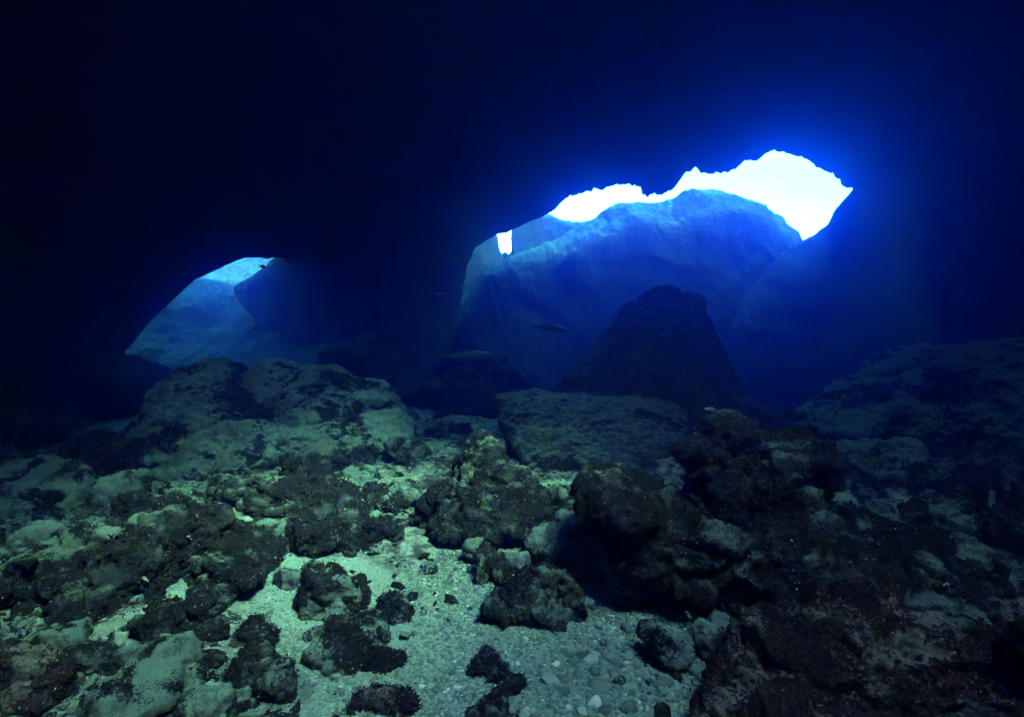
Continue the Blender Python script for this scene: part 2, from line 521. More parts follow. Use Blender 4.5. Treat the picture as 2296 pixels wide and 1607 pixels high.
def quads(i): return np.stack([i[:-1, :-1], i[1:, :-1], i[1:, 1:], i[:-1, 1:]], -1)
keep = ~added_hole
kq = keep[:-1, :-1] & keep[1:, :-1] & keep[1:, 1:] & keep[:-1, 1:]
fb = quads(ib)[kq]; ft = quads(it)[kq][:, ::-1]
# close every open rim between the two sheets
ed = np.concatenate([fb[:, [0, 1]], fb[:, [1, 2]], fb[:, [2, 3]], fb[:, [3, 0]]])
key = {}
for a, b in ed.tolist():
    k_ = (min(a, b), max(a, b)); key[k_] = None if k_ in key else (a, b)
rim = np.array([q for q in key.values() if q is not None])
off_ = nu * NR
fr = np.stack([rim[:, 1], rim[:, 0], rim[:, 0] + off_, rim[:, 1] + off_], 1)
link('cave_ceiling', mesh_from('cave_ceiling', allv, np.concatenate([fb, ft, fr]), 'cave_rock', {'algae': np.zeros(len(allv))}), kind='structure')

# ------------------------------------------------------------------ rock masses with a ridge, a ledge and a steep face
def ridge_mass(name, pts, front, back, mat, amp, seed, step=.07, rows=70, floor=-4.8, kind='structure', **kw):
    """pts: (px, py, depth) along the crest; front / back: (run, drop) from the crest down"""
    a = np.array([P(*q) for q in pts])
    s = np.concatenate([[0], np.cumsum(np.hypot(np.diff(a[:, 0]), np.diff(a[:, 2])))])
    ss = np.linspace(0, s[-1], int(s[-1] / step))
    C = np.stack([np.interp(ss, s, a[:, k]) for k in range(3)], 1)
    pf = np.array(back[::-1] + [(0, 0)] + front, float)
    sp = np.concatenate([[0], np.cumsum(np.hypot(np.diff(pf[:, 0]), np.diff(pf[:, 1])))])
    tt = np.linspace(0, sp[-1], rows)
    pr = np.stack([np.interp(tt, sp, pf[:, 0]), np.interp(tt, sp, pf[:, 1])], 1)
    # the full height of the crest above the floor scales the lower part of the profile
    V = np.zeros((len(C), rows, 3))
    V[:, :, 0] = C[:, None, 0]
    V[:, :, 1] = C[:, None, 1] + pr[None, :, 0]
    V[:, :, 2] = np.maximum(C[:, None, 2] + pr[None, :, 1], floor)
    v = V.reshape(-1, 3)
    damp = np.repeat((.12 + .88 * np.clip(np.abs(np.linspace(0, sp[-1], rows) - sp[len(back)]) / 1.2, 0, 1))[None], len(C), 0).ravel()
    w_ = np.stack([fbm(v * .35, 4, off=seed), fbm(v * .35, 4, off=seed + 40), fbm(v * .45, 4, off=seed + 80)], 1) * 1.6
    w2 = np.stack([fbm(v * np.array([1.2, 1.2, 2.6]), 4, off=seed + 3), fbm(v * np.array([1.2, 1.2, 2.6]), 4, off=seed + 43), ridged(v * np.array([1.0, 1.0, 2.2]), 4, off=seed + 83) * .9], 1) * .5
    v = v + (w_ + w2) * damp[:, None] * amp
    v[:, 2] += fbm(v * np.array([4., 4., 4.]), 3, off=seed) * .25 * amp
    f = grid_faces(len(C), rows)
    # solid: the sides and the underside
    n_ = len(v); lowz = floor - .6
    base = v.reshape(len(C), rows, 3).copy(); base[:, :, 2] = lowz
    ib = np.arange(n_).reshape(len(C), rows)
    ring = np.concatenate([ib[:, 0], ib[-1, 1:], ib[-2::-1, -1], ib[0, -2:0:-1]])
    vb = v[ring].copy(); vb[:, 2] = lowz
    k_ = len(ring); j = np.arange(k_); j2 = (j + 1) % k_
    fs = np.stack([ring[j2], ring[j], n_ + j, n_ + j2], 1)
    al = np.zeros(n_ + k_)
    me = mesh_from(name, np.concatenate([v, vb]), np.concatenate([f, fs]), mat, {'algae': al})
    return link(name, me, kind=kind, **kw)

MASSIF = [(930, 760, 20.0), (990, 715, 20.5), (1040, 655, 21.0), (1062, 632, 21.0), (1105, 598, 21.3), (1150, 572, 21.6), (1185, 562, 21.8), (1215, 548, 22.0), (1250, 532, 22.0), (1290, 510, 22.0), (1332, 490, 22.0), (1352, 474, 22.0), (1385, 457, 22.0), (1430, 455, 22.0), (1465, 458, 22.0), (1500, 452, 22.0),
          (1530, 436, 22.0), (1562, 427, 22.0), (1600, 426, 22.0), (1640, 436, 22.0), (1675, 447, 22.0), (1692, 470, 22.0), (1715, 478, 22.0), (1738, 492, 22.0), (1752, 515, 22.0), (1757, 540, 22.0), (1780, 600, 22.0), (1850, 680, 22.0), (2000, 760, 22.0)]
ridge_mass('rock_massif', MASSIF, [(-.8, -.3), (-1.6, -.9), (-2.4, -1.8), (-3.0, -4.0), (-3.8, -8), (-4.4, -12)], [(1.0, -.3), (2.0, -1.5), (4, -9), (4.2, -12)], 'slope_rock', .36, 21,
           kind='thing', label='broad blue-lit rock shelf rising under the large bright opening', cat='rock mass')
RIGHT = [(1500, 800, 20.5), (1560, 748, 20.2), (1590, 716, 20), (1640, 668, 19.6), (1700, 618, 19.2), (1750, 568, 18.8), (1790, 545, 18.4), (1830, 524, 18), (1870, 490, 17.2), (1893, 465, 16.4), (1906, 436, 15.7), (1930, 395, 15.2), (1990, 340, 14.8), (2100, 270, 14.4), (2400, 200, 14), (2700, 190, 13.5)]
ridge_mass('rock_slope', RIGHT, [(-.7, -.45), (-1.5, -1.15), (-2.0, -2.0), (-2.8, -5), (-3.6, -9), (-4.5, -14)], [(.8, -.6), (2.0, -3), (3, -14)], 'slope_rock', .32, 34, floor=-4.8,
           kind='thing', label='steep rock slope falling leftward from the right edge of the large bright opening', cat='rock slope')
FAR = [(930, 500, 24.5), (1060, 500, 24.5), (1108, 512, 24.5), (1113, 522, 24.5), (1117, 531, 24.5), (1118, 545, 24.5), (1121, 560, 24.5), (1126, 567, 24.5), (1133, 564, 24.5), (1140, 568, 24.5), (1147, 562, 24.5), (1149, 548, 24.5), (1150, 532, 24.5), (1152, 518, 24.5), (1150, 496, 24.5), (1190, 478, 24.5), (1236, 480, 24.5), (1243, 486, 24.5), (1262, 492, 24.5), (1300, 496, 24.5), (1335, 492, 24.5), (1400, 500, 24.5), (1500, 520, 24.5)]
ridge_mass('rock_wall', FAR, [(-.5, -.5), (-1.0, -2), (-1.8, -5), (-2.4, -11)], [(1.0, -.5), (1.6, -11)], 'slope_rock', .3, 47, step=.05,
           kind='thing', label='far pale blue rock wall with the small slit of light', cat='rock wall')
LEFT = [(150, 690, 19.5), (300, 632, 19.5), (380, 624, 19.5), (440, 620, 19.5), (500, 632, 19.5), (545, 646, 19.5), (620, 650, 19.5), (760, 630, 19.5), (900, 600, 19.5)]
ridge_mass('rock_slope', LEFT, [(-1.6, -1.0), (-3.6, -2.3), (-6.0, -3.8), (-8.0, -6.0)], [(2.0, -2.0), (4, -8)], 'slope_rock', .3, 58,
           kind='thing', label='glowing blue rock slope below the small left opening', cat='rock slope')
ridge_mass('rock_slope', [(250, 600, 27), (400, 585, 27), (470, 572, 27), (560, 566, 27), (680, 560, 27), (820, 560, 27)], [(-1.5, -.9), (-3.5, -2.2), (-5, -6), (-5.5, -9)], [(1.0, -1), (2, -9)], 'cave_rock', .3, 66,
           kind='thing', label='farthest bright slope seen at the top of the small left opening', cat='rock slope')
print('masses', time.time() - T0)

def loft(name, rings, mat, seed, amp, seg=140, rows=160, strata=0, **kw):
    """rings: (z, left x, right x, centre y, half depth)"""
    a = np.array(rings, float)
    zz = np.linspace(a[0, 0], a[-1, 0], rows)
    q = np.stack([np.interp(zz, a[:, 0], a[:, k]) for k in range(5)], 1)
    th = np.linspace(0, 2 * np.pi, seg, endpoint=False)
    cx = (q[:, 1] + q[:, 2]) / 2; rx = (q[:, 2] - q[:, 1]) / 2
    V = np.zeros((rows, seg, 3))
    V[:, :, 0] = cx[:, None] + rx[:, None] * np.cos(th)[None]
    V[:, :, 1] = q[:, 3][:, None] + q[:, 4][:, None] * np.sin(th)[None]
    V[:, :, 2] = zz[:, None]
    v = V.reshape(-1, 3)
    v = v + np.stack([fbm(v * .8, 4, off=seed), fbm(v * .8, 4, off=seed + 30), fbm(v * 1.1, 4, off=seed + 60)], 1) * amp + np.stack([fbm(v * 3.2, 3, off=seed), fbm(v * 3.2, 3, off=seed + 3), 0 * v[:, 0]], 1) * amp * .3
    i = np.arange(rows * seg).reshape(rows, seg); i = np.concatenate([i, i[:, :1]], 1)
    f = np.stack([i[:-1, :-1], i[:-1, 1:], i[1:, 1:], i[1:, :-1]], -1).reshape(-1, 4)
    if strata:
        nn = vnormals(v, f)
        v = v + nn * (chips(v * np.array([.9, .9, 2.6]), seed) * strata * 1.6 + ridged(v * np.array([.8, .8, 6.0]) + v[:, :1] * .6, 3, off=seed) * strata * .8 + fbm(v * 9, 3, off=seed) * strata * .9)[:, None]
    me = mesh_from(name, v, f, mat, {'algae': np.zeros(len(v))})
    return link(name, me, **kw)
def ring(yl, xl, xr, Y, hd):
    a = P(xl, yl, Y); b = P(xr, yl, Y); return (a[2], a[0], b[0], Y, hd)
loft('rock_pillar', [ring(1120, 800, 920, 17.2, 2.0), ring(920, 760, 960, 17.2, 2.0), ring(860, 712, 985, 17.2, 2.0), ring(810, 672, 1000, 17.2, 1.9), ring(770, 640, 1010, 17.2, 1.8), ring(725, 585, 1022, 17.2, 1.7), ring(690, 548, 1030, 17.2, 1.6), ring(655, 527, 1036, 17.2, 1.6), ring(635, 545, 1040, 17.2, 1.6),
                     ring(606, 598, 1046, 17.2, 1.7), ring(578, 628, 1055, 17.2, 1.8), ring(520, 660, 1080, 17.2, 2.0), ring(440, 640, 1090, 17.2, 2.1)], 'cave_rock', 71, .22,
     kind='thing', label='dark hanging rock pillar to the right of the small left opening', cat='rock pillar')

# ------------------------------------------------------------------ boulders and stones
HERO_LOG = []
def remesh(v, f, voxel):
    """one closed skin of even quads round the given shapes"""
    me = mesh_from('tmp', v, f, 'turf_rock')
    tmp = bpy.data.objects.new('tmp', me); COL.objects.link(tmp)
    md = tmp.modifiers.new('r', 'REMESH'); md.mode = 'VOXEL'; md.voxel_size = voxel
    ev = tmp.evaluated_get(bpy.context.evaluated_depsgraph_get())
    em = ev.to_mesh()
    vv = np.empty(len(em.vertices) * 3, np.float32); em.vertices.foreach_get('co', vv); vv = vv.reshape(-1, 3).astype(float)
    li = np.empty(len(em.loops), np.int32); em.loops.foreach_get('vertex_index', li)
    ff = li.reshape(-1, 4)
    ev.to_mesh_clear()
    bpy.data.objects.remove(tmp); bpy.data.meshes.remove(me)
    return vv, ff

def boulder(lumps, voxel, mat, cover, label, seed, name='boulder', cat='boulder', group=None, relief=1.0, algfreq=2.2, turf_n=1500, turf_len=.03, top=0.0, facets=13, sharp=18, star=None, cuts=28, cut_depth=.05):
    """lumps: (px, py, depth, half width px, half height px, half depth m[, tilt])"""
    vs, fs, n0 = [], [], 0
    for q in ([] if star is None else star):
        v, f = star_lump(*q)
        vs.append(v); fs.append(f + n0); n0 += len(v)
    for i, q in enumerate(lumps):
        px, py, Y, rw, rh, rd = q[:6]; tilt = q[6] if len(q) > 6 else 0
        v, f = lump(4, seed * 13 + i, facets, sharp)
        v = v / np.abs(v).max(0)
        v = v * np.array([rw / 1148 * Y, rd, rh / 1148 * Y])
        c, s = math.cos(math.radians(tilt)), math.sin(math.radians(tilt))
        v = np.stack([v[:, 0] * c + v[:, 2] * s, v[:, 1], -v[:, 0] * s + v[:, 2] * c], 1)
        vs.append(v + P(px, py, Y)); fs.append(f + n0); n0 += len(v)
    v = np.concatenate(vs); f = np.concatenate(fs)
    c0 = (v.min(0) + v.max(0)) / 2; c0[2] = v[:, 2].min()
    size = float((v.max(0) - v.min(0)).max())
    vv, ff = remesh(v - c0, f, voxel)
    if star is not None:
        e_ = np.concatenate([ff[:, [0, 1]], ff[:, [1, 2]], ff[:, [2, 3]], ff[:, [3, 0]]])
        deg = np.bincount(e_.ravel(), minlength=len(vv))[:, None]
        for _ in range(14 if relief > .5 else 2):
            acc = np.stack([np.bincount(e_[:, 0], vv[e_[:, 1], k], len(vv)) + np.bincount(e_[:, 1], vv[e_[:, 0], k], len(vv)) for k in range(3)], 1)
            vv = vv * .4 + acc / deg * .6
    if relief > .3:
        vv = break_faces(vv, ff, min(size, 2.0), cuts, seed, cut_depth)
        vv, ff = remesh(vv, np.concatenate([ff[:, [0, 1, 2]], ff[:, [0, 2, 3]]]), voxel)
    nv = len(vv)
    vv = rough(vv, ff, min(size, 2.2), relief, seed)
    n = vnormals(vv, ff)
    al = algae_field(vv, n, cover, algfreq, seed, top)
    o = link(name, mesh_from(name, vv, ff, mat, {'algae': al}), label=label, cat=cat, group=group)
    o.location = c0
    if turf_n:
        tq = turf(vv, n, al, int(turf_n * 1.0), turf_len * .48, seed)
        if tq:
            link('algae_turf', mesh_from('algae_turf', tq[0], tq[1], 'algae', {'tone': tq[2]}, smooth=False), parent=o, kind='stuff')
    HERO_LOG.append((o, c0, size, nv, seed))
    return o

def star_lump(outline, centre, depth, lean, thick, seg=120, rows=60):
    """a solid stone whose outline is given in the view; lean: metres further back at its top than at its foot"""
    a = np.array(outline, float) - np.array(centre, float)
    th = np.linspace(0, 2 * np.pi, seg, endpoint=False)
    R = np.zeros(seg)
    for i in range(len(a)):
        p, q = a[i], a[(i + 1) % len(a)]
        e = q - p
        den = np.cos(th) * e[1] - np.sin(th) * e[0]
        den = np.where(np.abs(den) < 1e-9, 1e-9, den)
        r_ = (p[0] * e[1] - p[1] * e[0]) / den
        u_ = (p[0] * np.sin(th) - p[1] * np.cos(th)) / den
        R = np.where((r_ > 0) & (u_ >= 0) & (u_ <= 1), np.maximum(R, r_), R)
    ph = np.linspace(0, np.pi, rows)
    rr_ = np.sin(ph) ** .75
    hh_ = np.cos(ph); hh_ = np.sign(hh_) * np.abs(hh_) ** .7
    px = centre[0] + rr_[:, None] * (R * np.cos(th))[None]
    py = centre[1] + rr_[:, None] * (R * np.sin(th))[None]
    lo_, hi_ = a[:, 1].min() + centre[1], a[:, 1].max() + centre[1]
    Y = depth + lean * (hi_ - py) / (hi_ - lo_) - thick * hh_[:, None]
    Ym = depth + lean * (hi_ - py) / (hi_ - lo_)
    v = np.stack([(px - 1148) / 1148 * Ym, Y, EYE + (803.5 - py) / 1148 * Ym], -1).reshape(-1, 3)
    i = np.arange(rows * seg).reshape(rows, seg); i = np.concatenate([i, i[:, :1]], 1)
    f = np.stack([i[:-1, :-1], i[1:, :-1], i[1:, 1:], i[:-1, 1:]], -1).reshape(-1, 4)
    f = np.concatenate([f[:, [0, 1, 2]], f[:, [0, 2, 3]]])
    return v, f

# middle distance
boulder([(1472, 660, 10.0, 26, 17, .4, 10), (1534, 676, 10.0, 15, 14, .4, -15), (1412, 696, 9.9, 20, 15, .4), (1560, 722, 9.9, 12, 14, .3)], .03, 'cave_rock', .2, 'tall dark pyramid-shaped rock standing below the large bright opening', 1, name='rock_pinnacle', cat='rock', relief=.28, turf_n=0,
        star=[([(1130, 1000), (1200, 925), (1240, 888), (1272, 845), (1300, 812), (1345, 768), (1375, 726), (1398, 702), (1402, 690), (1418, 680), (1436, 690), (1450, 676), (1442, 664), (1460, 652), (1486, 643), (1503, 655), (1508, 674), (1520, 670), (1534, 660), (1556, 668), (1544, 694), (1562, 712), (1574, 742), (1592, 768), (1606, 800), (1632, 850), (1660, 890), (1720, 925), (1780, 960), (1840, 995), (1500, 1020)], (1490, 850), 8.9, 1.2, 1.2, 300, 80)])
boulder([(590, 985, 7.2, 60, 50, .6)], .03, 'pale_rock', .50, 'large domed boulder on the left, dark algae on its front face', 2, relief=.38, turf_n=5000, turf_len=.03, top=-.55, algfreq=1.3,
        star=[([(300, 1010), (350, 940), (395, 880), (435, 822), (485, 810), (528, 822), (548, 862), (585, 905), (640, 960), (655, 1020), (600, 1080), (480, 1110), (350, 1080)], (480, 960), 6.6, 1.0, .9)])
boulder([], .03, 'pale_rock', .48, 'long low boulder with a silty rounded right shoulder, right behind the domed boulder', 3, relief=.34, turf_n=5000, turf_len=.03, top=-.55, algfreq=1.3,
        star=[([(540, 870), (562, 825), (625, 807), (662, 822), (740, 826), (775, 850), (860, 868), (895, 895), (915, 940), (925, 995), (880, 1030), (800, 1050), (700, 1055), (620, 1030), (560, 940)], (730, 935), 7.4, 1.0, .9)])
boulder([], .03, 'turf_rock', .36, 'broad pale flat-topped slab in the middle, its left end cut steeply', 4, relief=.3, turf_n=1500, turf_len=.025, top=-.6, algfreq=1.6,
        star=[([(1110, 890), (1180, 878), (1300, 890), (1420, 893), (1500, 903), (1532, 930), (1540, 985), (1480, 1030), (1440, 1060), (1330, 1080), (1240, 1085), (1190, 1070), (1150, 1000), (1118, 940)], (1310, 980), 6.6, 1.4, .5)])
boulder([], .035, 'pale_rock', .52, 'huge dark boulder rising at the right edge behind the pale slabs', 5, relief=.6, turf_n=3000, turf_len=.04, top=-.5, algfreq=1.4,
        star=[([(1800, 965), (1850, 920), (1915, 880), (1960, 840), (2020, 800), (2060, 778), (2150, 782), (2250, 770), (2340, 775), (2430, 900), (2430, 1100), (2250, 1110), (2100, 1090), (2040, 1070), (1930, 1010)], (2150, 940), 7.2, 1.6, 1.4)])
boulder([(1960, 1010, 6.4, 80, 55, .7), (1900, 1020, 6.3, 80, 45, .6, -20), (1990, 1060, 6.0, 90, 50, .6, -25)], .022, 'pale_rock', .16, 'smooth pale green slab with a dark crack, between the algae boulder and the huge dark boulder', 6, relief=.5, turf_n=600, cat='slab', name='rock_slab')
boulder([(2180, 1075, 5.8, 120, 48, .7, -8), (2260, 1050, 6.0, 90, 45, .7)], .025, 'red_rock', .45, 'reddish flattened rock at the right edge under the huge dark boulder', 7, turf_n=2500)
boulder([(245, 845, 11.5, 125, 80, 1.6, 10), (340, 880, 11.3, 90, 60, 1.4, 30), (90, 895, 10.5, 150, 55, 1.4)], .06, 'cave_rock', .3, 'dark rounded boulder silhouetted at lower left of the left blue glow', 8, relief=.6, turf_n=0)  # last lump added to cover the lit sea floor at far left

# right foreground
boulder([(1635, 985, 3.7, 32, 48, .2), (1592, 1040, 3.45, 40, 42, .22), (1385, 1125, 2.95, 62, 52, .2, 15)],
        .016, 'turf_rock', .62, 'big dark algae-covered boulder with knobs, its left end overhanging the gravel', 9, relief=.85, turf_n=16000, turf_len=.022, algfreq=2.6, cuts=16, cut_depth=.035,
        star=[([(1312, 1085), (1332, 1068), (1390, 1075), (1425, 1100), (1490, 1118), (1552, 1135), (1562, 1010), (1605, 1000), (1615, 936), (1650, 930), (1700, 945), (1760, 972), (1830, 1008), (1880, 1075), (1905, 1160), (1970, 1250), (1930, 1340), (1790, 1385), (1640, 1378), (1560, 1332), (1470, 1290), (1400, 1235), (1345, 1180), (1315, 1120)], (1640, 1190), 2.95, .75, .42)])
boulder([(2300, 1180, 3.2, 110, 80, .5)], .018, 'turf_rock', .58, 'dark algae ledge at the right edge, jutting over a black hollow', 10, relief=.7, turf_n=9000, algfreq=2.8, name='rock_ledge', cat='ledge',
        star=[([(1880, 1262), (1950, 1180), (2040, 1140), (2110, 1120), (2200, 1150), (2300, 1100), (2420, 1100), (2450, 1330), (2300, 1335), (2150, 1302), (2000, 1292)], (2170, 1220), 3.0, .8, .5)])
boulder([(2250, 1430, 2.0, 90, 60, .25), (2050, 1650, 1.8, 420, 110, .3), (1760, 1640, 1.85, 130, 80, .25)], .013, 'red_rock', .56, 'wide dark reddish rock filling the bottom right corner', 11, relief=.65, turf_n=14000, turf_len=.02, algfreq=3.4, cuts=7, cut_depth=.03,
        star=[([(1640, 1490), (1720, 1425), (1800, 1392), (1900, 1375), (2000, 1362), (2100, 1350), (2200, 1365), (2296, 1372), (2430, 1380), (2470, 1720), (1560, 1720), (1590, 1610), (1640, 1545)], (2020, 1560), 1.75, .55, .35)])
boulder([(1500, 1450, 2.5, 52, 38, .10), (1470, 1430, 2.55, 30, 28, .09)], .010, 'pale_rock', .30, 'rounded brown stone with one dark patch at the right end of the gravel', 12, name='stone', cat='stone', turf_n=700, turf_len=.012, algfreq=6)
boulder([(1600, 1440, 2.55, 55, 32, .12, -6), (1660, 1470, 2.45, 60, 34, .12)], .010, 'pale_rock', .30, 'angular pale stone wedged below the big algae boulder', 13, name='stone', cat='stone', turf_n=700, turf_len=.012, algfreq=6)
boulder([(1590, 1397, 2.75, 58, 22, .10)], .010, 'pale_rock', .12, 'long smooth stone half in the shadow beneath the big algae boulder', 14, name='stone', cat='stone', turf_n=0, algfreq=6)
# centre foreground
boulder([(1090, 1265, 3.55, 32, 55, .14), (1120, 1280, 3.5, 42, 48, .14), (1150, 1262, 3.6, 40, 34, .14, -25)], .012, 'pale_rock', .52, 'upright pointed stone, one side smooth and one black with algae, on the sand', 15, name='stone', cat='stone', relief=.6, turf_n=2000, turf_len=.02, algfreq=4)
boulder([(1160, 1355, 3.0, 72, 55, .18), (1235, 1330, 3.1, 70, 52, .2), (1270, 1385, 2.9, 52, 40, .14, -15), (1220, 1370, 2.95, 60, 40, .14)], .012, 'turf_rock', .5, 'shaggy algae-grown rock in the middle of the gravel', 16, name='rock', cat='rock', relief=.9, turf_n=6000, turf_len=.028, algfreq=3.6)
boulder([(1085, 1495, 2.5, 52, 40, .12), (1120, 1555, 2.35, 66, 48, .15), (1175, 1560, 2.35, 34, 32, .09)], .010, 'turf_rock', .54, 'two-lobed black algae rock at the bottom centre of the sand', 17, name='rock', cat='rock', relief=.8, turf_n=5000, turf_len=.020, algfreq=3.6)
boulder([(880, 1600, 2.2, 100, 42, .16), (820, 1610, 2.2, 60, 26, .12)], .010, 'red_rock', .56, 'shaggy maroon-black rock cut by the bottom edge, left of centre', 18, name='rock', cat='rock', relief=.8, turf_n=5000, turf_len=.024, algfreq=3.6)
boulder([(1225, 1220, 3.75, 52, 36, .22), (1290, 1225, 3.7, 62, 30, .22, 6)], .014, 'pale_rock', .10, 'smooth oblong green-grey stone left of the big algae boulder', 19, name='stone', cat='stone', relief=.4, turf_n=0, algfreq=4)
boulder([(1068, 1228, 3.8, 32, 30, .12)], .012, 'pale_rock', .10, 'small rounded stone right behind the upright pointed stone', 20, name='stone', cat='stone', relief=.4, turf_n=0, algfreq=4)
boulder([(1010, 1150, 4.3, 70, 45, .3)], .018, 'turf_rock', .56, 'dark pyramid of algae rock in front of the pale flat slab', 21, relief=.7, turf_n=7000, algfreq=2.6,
        star=[([(935, 1185), (960, 1110), (1010, 1080), (1050, 1020), (1072, 970), (1110, 985), (1150, 1040), (1190, 1080), (1232, 1120), (1230, 1180), (1150, 1200), (1050, 1205)], (1085, 1110), 4.25, .6, .4)])
boulder([(1320, 1350, 2.9, 20, 13, .05)], .008, 'pale_rock', .3, 'tiny pale stone touching the right end of the shaggy rock', 22, name='stone', cat='stone', relief=.4, turf_n=0, algfreq=6)
boulder([(1290, 1590, 2.25, 48, 30, .10)], .010, 'pale_rock', .02, 'smooth round pale stone at the bottom edge beside the gravel', 23, name='stone', cat='stone', relief=.3, turf_n=0, algfreq=6)
boulder([(1375, 1588, 2.25, 44, 26, .10)], .010, 'pale_rock', .02, 'smooth pale stone at the bottom edge, right of its round twin', 24, name='stone', cat='stone', relief=.35, turf_n=0, algfreq=6)
# left foreground
LEFTS = [
 # cx, cy, hw, hh, base py, mat, cover, label
 (520, 1265, 100, 78, 1335, 'turf_rock', .72, 'large black algae rock left of the head of the sand channel'),
 (150, 1290, 140, 72, 1360, 'turf_rock', .64, 'wide brown-black domed rock near the left edge'),
 (345, 1140, 78, 52, 1190, 'turf_rock', .66, 'dark rock with a round hollow left of the middle rubble'),
 (705, 1190, 70, 62, 1250, 'turf_rock', .66, 'blocky dark rock standing above the sand channel'),
 (745, 1325, 92, 64, 1388, 'pale_rock', .46, 'silty rock with a fringe of dark algae beside the sand channel'),
 (890, 1362, 48, 36, 1398, 'pale_rock', .52, 'small half-dark rock between the sand channel and the gravel'),
 (780, 1440, 110, 62, 1500, 'pale_rock', .46, 'flat silty rock with dark crust in the middle of the sand channel'),
 (862, 1470, 46, 34, 1503, 'turf_rock', .60, 'small dark stone on the right end of the flat silty rock'),
 (600, 1500, 78, 66, 1568, 'turf_rock', .62, 'ragged dark rock on the left bank of the sand channel'),
 (575, 1410, 46, 36, 1445, 'turf_rock', .6, 'small bushy black rock above the ragged dark rock'),
 (160, 1385, 46, 44, 1420, 'turf_rock', .68, 'dark stump-like stone by the left sand pocket'),
 (60, 1500, 110, 80, 1600, 'red_rock', .66, 'reddish black rock in the bottom left corner'),
 (390, 1395, 110, 62, 1455, 'turf_rock', .62, 'dark jumbled rock below the large black rock on the left'),
 (340, 1480, 90, 52, 1535, 'turf_rock', .58, 'mottled rock near the bottom left, below the jumbled rock'),
 (480, 1560, 110, 52, 1607, 'pale_rock', .42, 'pale silty rock low at the bottom edge, left of the sand channel'),
 (690, 1055, 66, 52, 1105, 'turf_rock', .62, 'dark rounded rock in front of the long low boulder'),
 (545, 1090, 58, 52, 1140, 'turf_rock', .66, 'black rock leaning beside the dark rounded rock'),
 (850, 1095, 90, 42, 1140, 'pale_rock', .50, 'pale wedge of rock with a dark underside, right of the dark rounded rock'),
 (50, 1120, 70, 48, 1165, 'pale_rock', .36, 'silty pale rock at the left edge above the domed brown rock'),
 (60, 960, 80, 52, 1010, 'red_rock', .50, 'purple-tinged rock at the far left edge below the dark wall'),
 (250, 1020, 100, 62, 1080, 'red_rock', .62, 'long dark reddish rock left of the domed boulder'),
 (860, 1190, 60, 40, 1228, 'turf_rock', .60, 'dark stone behind the head of the sand channel'),
 (210, 1170, 80, 40, 1210, 'turf_rock', .55, 'flat dark rock behind the wide domed rock'),
 (700, 1285, 36, 26, 1312, 'turf_rock', .68, 'small dark stone against the fringed silty rock'),
]
for i, (cx, cy, hw, hh, by, mt, cv, lb) in enumerate(LEFTS):
    g = ground(cx, by)
    Yd = g[1] + hw / 1148 * g[1] * .45
    r = np.random.default_rng(500 + i)
    hd = hw / 1148 * Yd * .75
    L = [(cx - hw * .22, cy + hh * .12, Yd, hw * .78, hh * .95, hd, r.uniform(-12, 12)), (cx + hw * .30, cy + hh * .35, Yd - hd * .15, hw * .70, hh * .75, hd * .85, r.uniform(-15, 15))]
    boulder(L, max(.009, hw / 1148 * Yd * .034), mt, cv, lb, 100 + i, name='rock', cat='rock', relief=.8, turf_n=int(2200 + 14 * hw), turf_len=.022 + .004 * (Yd > 3.5), algfreq=3.6 if Yd < 4 else 2.8)
print('boulders', sum(h[3] for h in HERO_LOG), time.time() - T0)

# far blue boulders
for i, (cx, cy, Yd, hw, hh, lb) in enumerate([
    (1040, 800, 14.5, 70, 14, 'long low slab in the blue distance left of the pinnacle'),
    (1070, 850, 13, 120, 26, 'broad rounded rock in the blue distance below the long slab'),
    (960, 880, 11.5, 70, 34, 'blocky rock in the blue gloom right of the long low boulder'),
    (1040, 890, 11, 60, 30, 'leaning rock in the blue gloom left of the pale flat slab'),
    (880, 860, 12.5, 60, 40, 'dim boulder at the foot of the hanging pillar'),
    (775, 812, 13.5, 95, 26, 'low rock added to hide the lit floor below the left side of the hanging pillar'),  # added rock, covers the lit floor beside the pillar
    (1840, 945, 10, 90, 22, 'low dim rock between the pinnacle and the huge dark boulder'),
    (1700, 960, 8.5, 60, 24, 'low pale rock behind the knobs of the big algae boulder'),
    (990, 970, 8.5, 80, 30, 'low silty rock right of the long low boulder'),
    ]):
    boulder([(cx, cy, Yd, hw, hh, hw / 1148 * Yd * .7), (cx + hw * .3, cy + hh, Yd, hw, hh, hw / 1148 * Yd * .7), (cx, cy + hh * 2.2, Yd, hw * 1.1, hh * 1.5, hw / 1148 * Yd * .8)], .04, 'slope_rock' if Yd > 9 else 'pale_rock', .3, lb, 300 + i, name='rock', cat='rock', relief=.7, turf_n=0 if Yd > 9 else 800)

# ------------------------------------------------------------------ scattered rubble
SHORT = {2: 'domed left boulder', 3: 'long low boulder', 4: 'pale flat slab', 6: 'smooth green slab', 7: 'reddish flattened rock', 9: 'big algae boulder', 10: 'dark right ledge', 11: 'bottom right rock', 12: 'rounded brown stone',
         15: 'upright pointed stone', 16: 'shaggy gravel rock', 17: 'two-lobed black rock', 18: 'maroon-black bottom rock', 19: 'smooth oblong stone', 21: 'dark pyramid rock', 100: 'large black rock', 101: 'wide domed rock', 102: 'hollowed dark rock',
         103: 'blocky dark rock', 104: 'fringed silty rock', 106: 'flat silty rock', 108: 'ragged dark rock', 110: 'stump-like stone', 111: 'bottom left rock', 112: 'jumbled dark rock', 113: 'mottled rock', 114: 'pale bottom-edge rock', 115: 'dark rounded rock',
         116: 'leaning black rock', 117: 'pale wedge rock', 118: 'silty left-edge rock', 119: 'purple-tinged rock', 120: 'long reddish rock', 121: 'dark channel-head stone', 122: 'flat dark rock'}
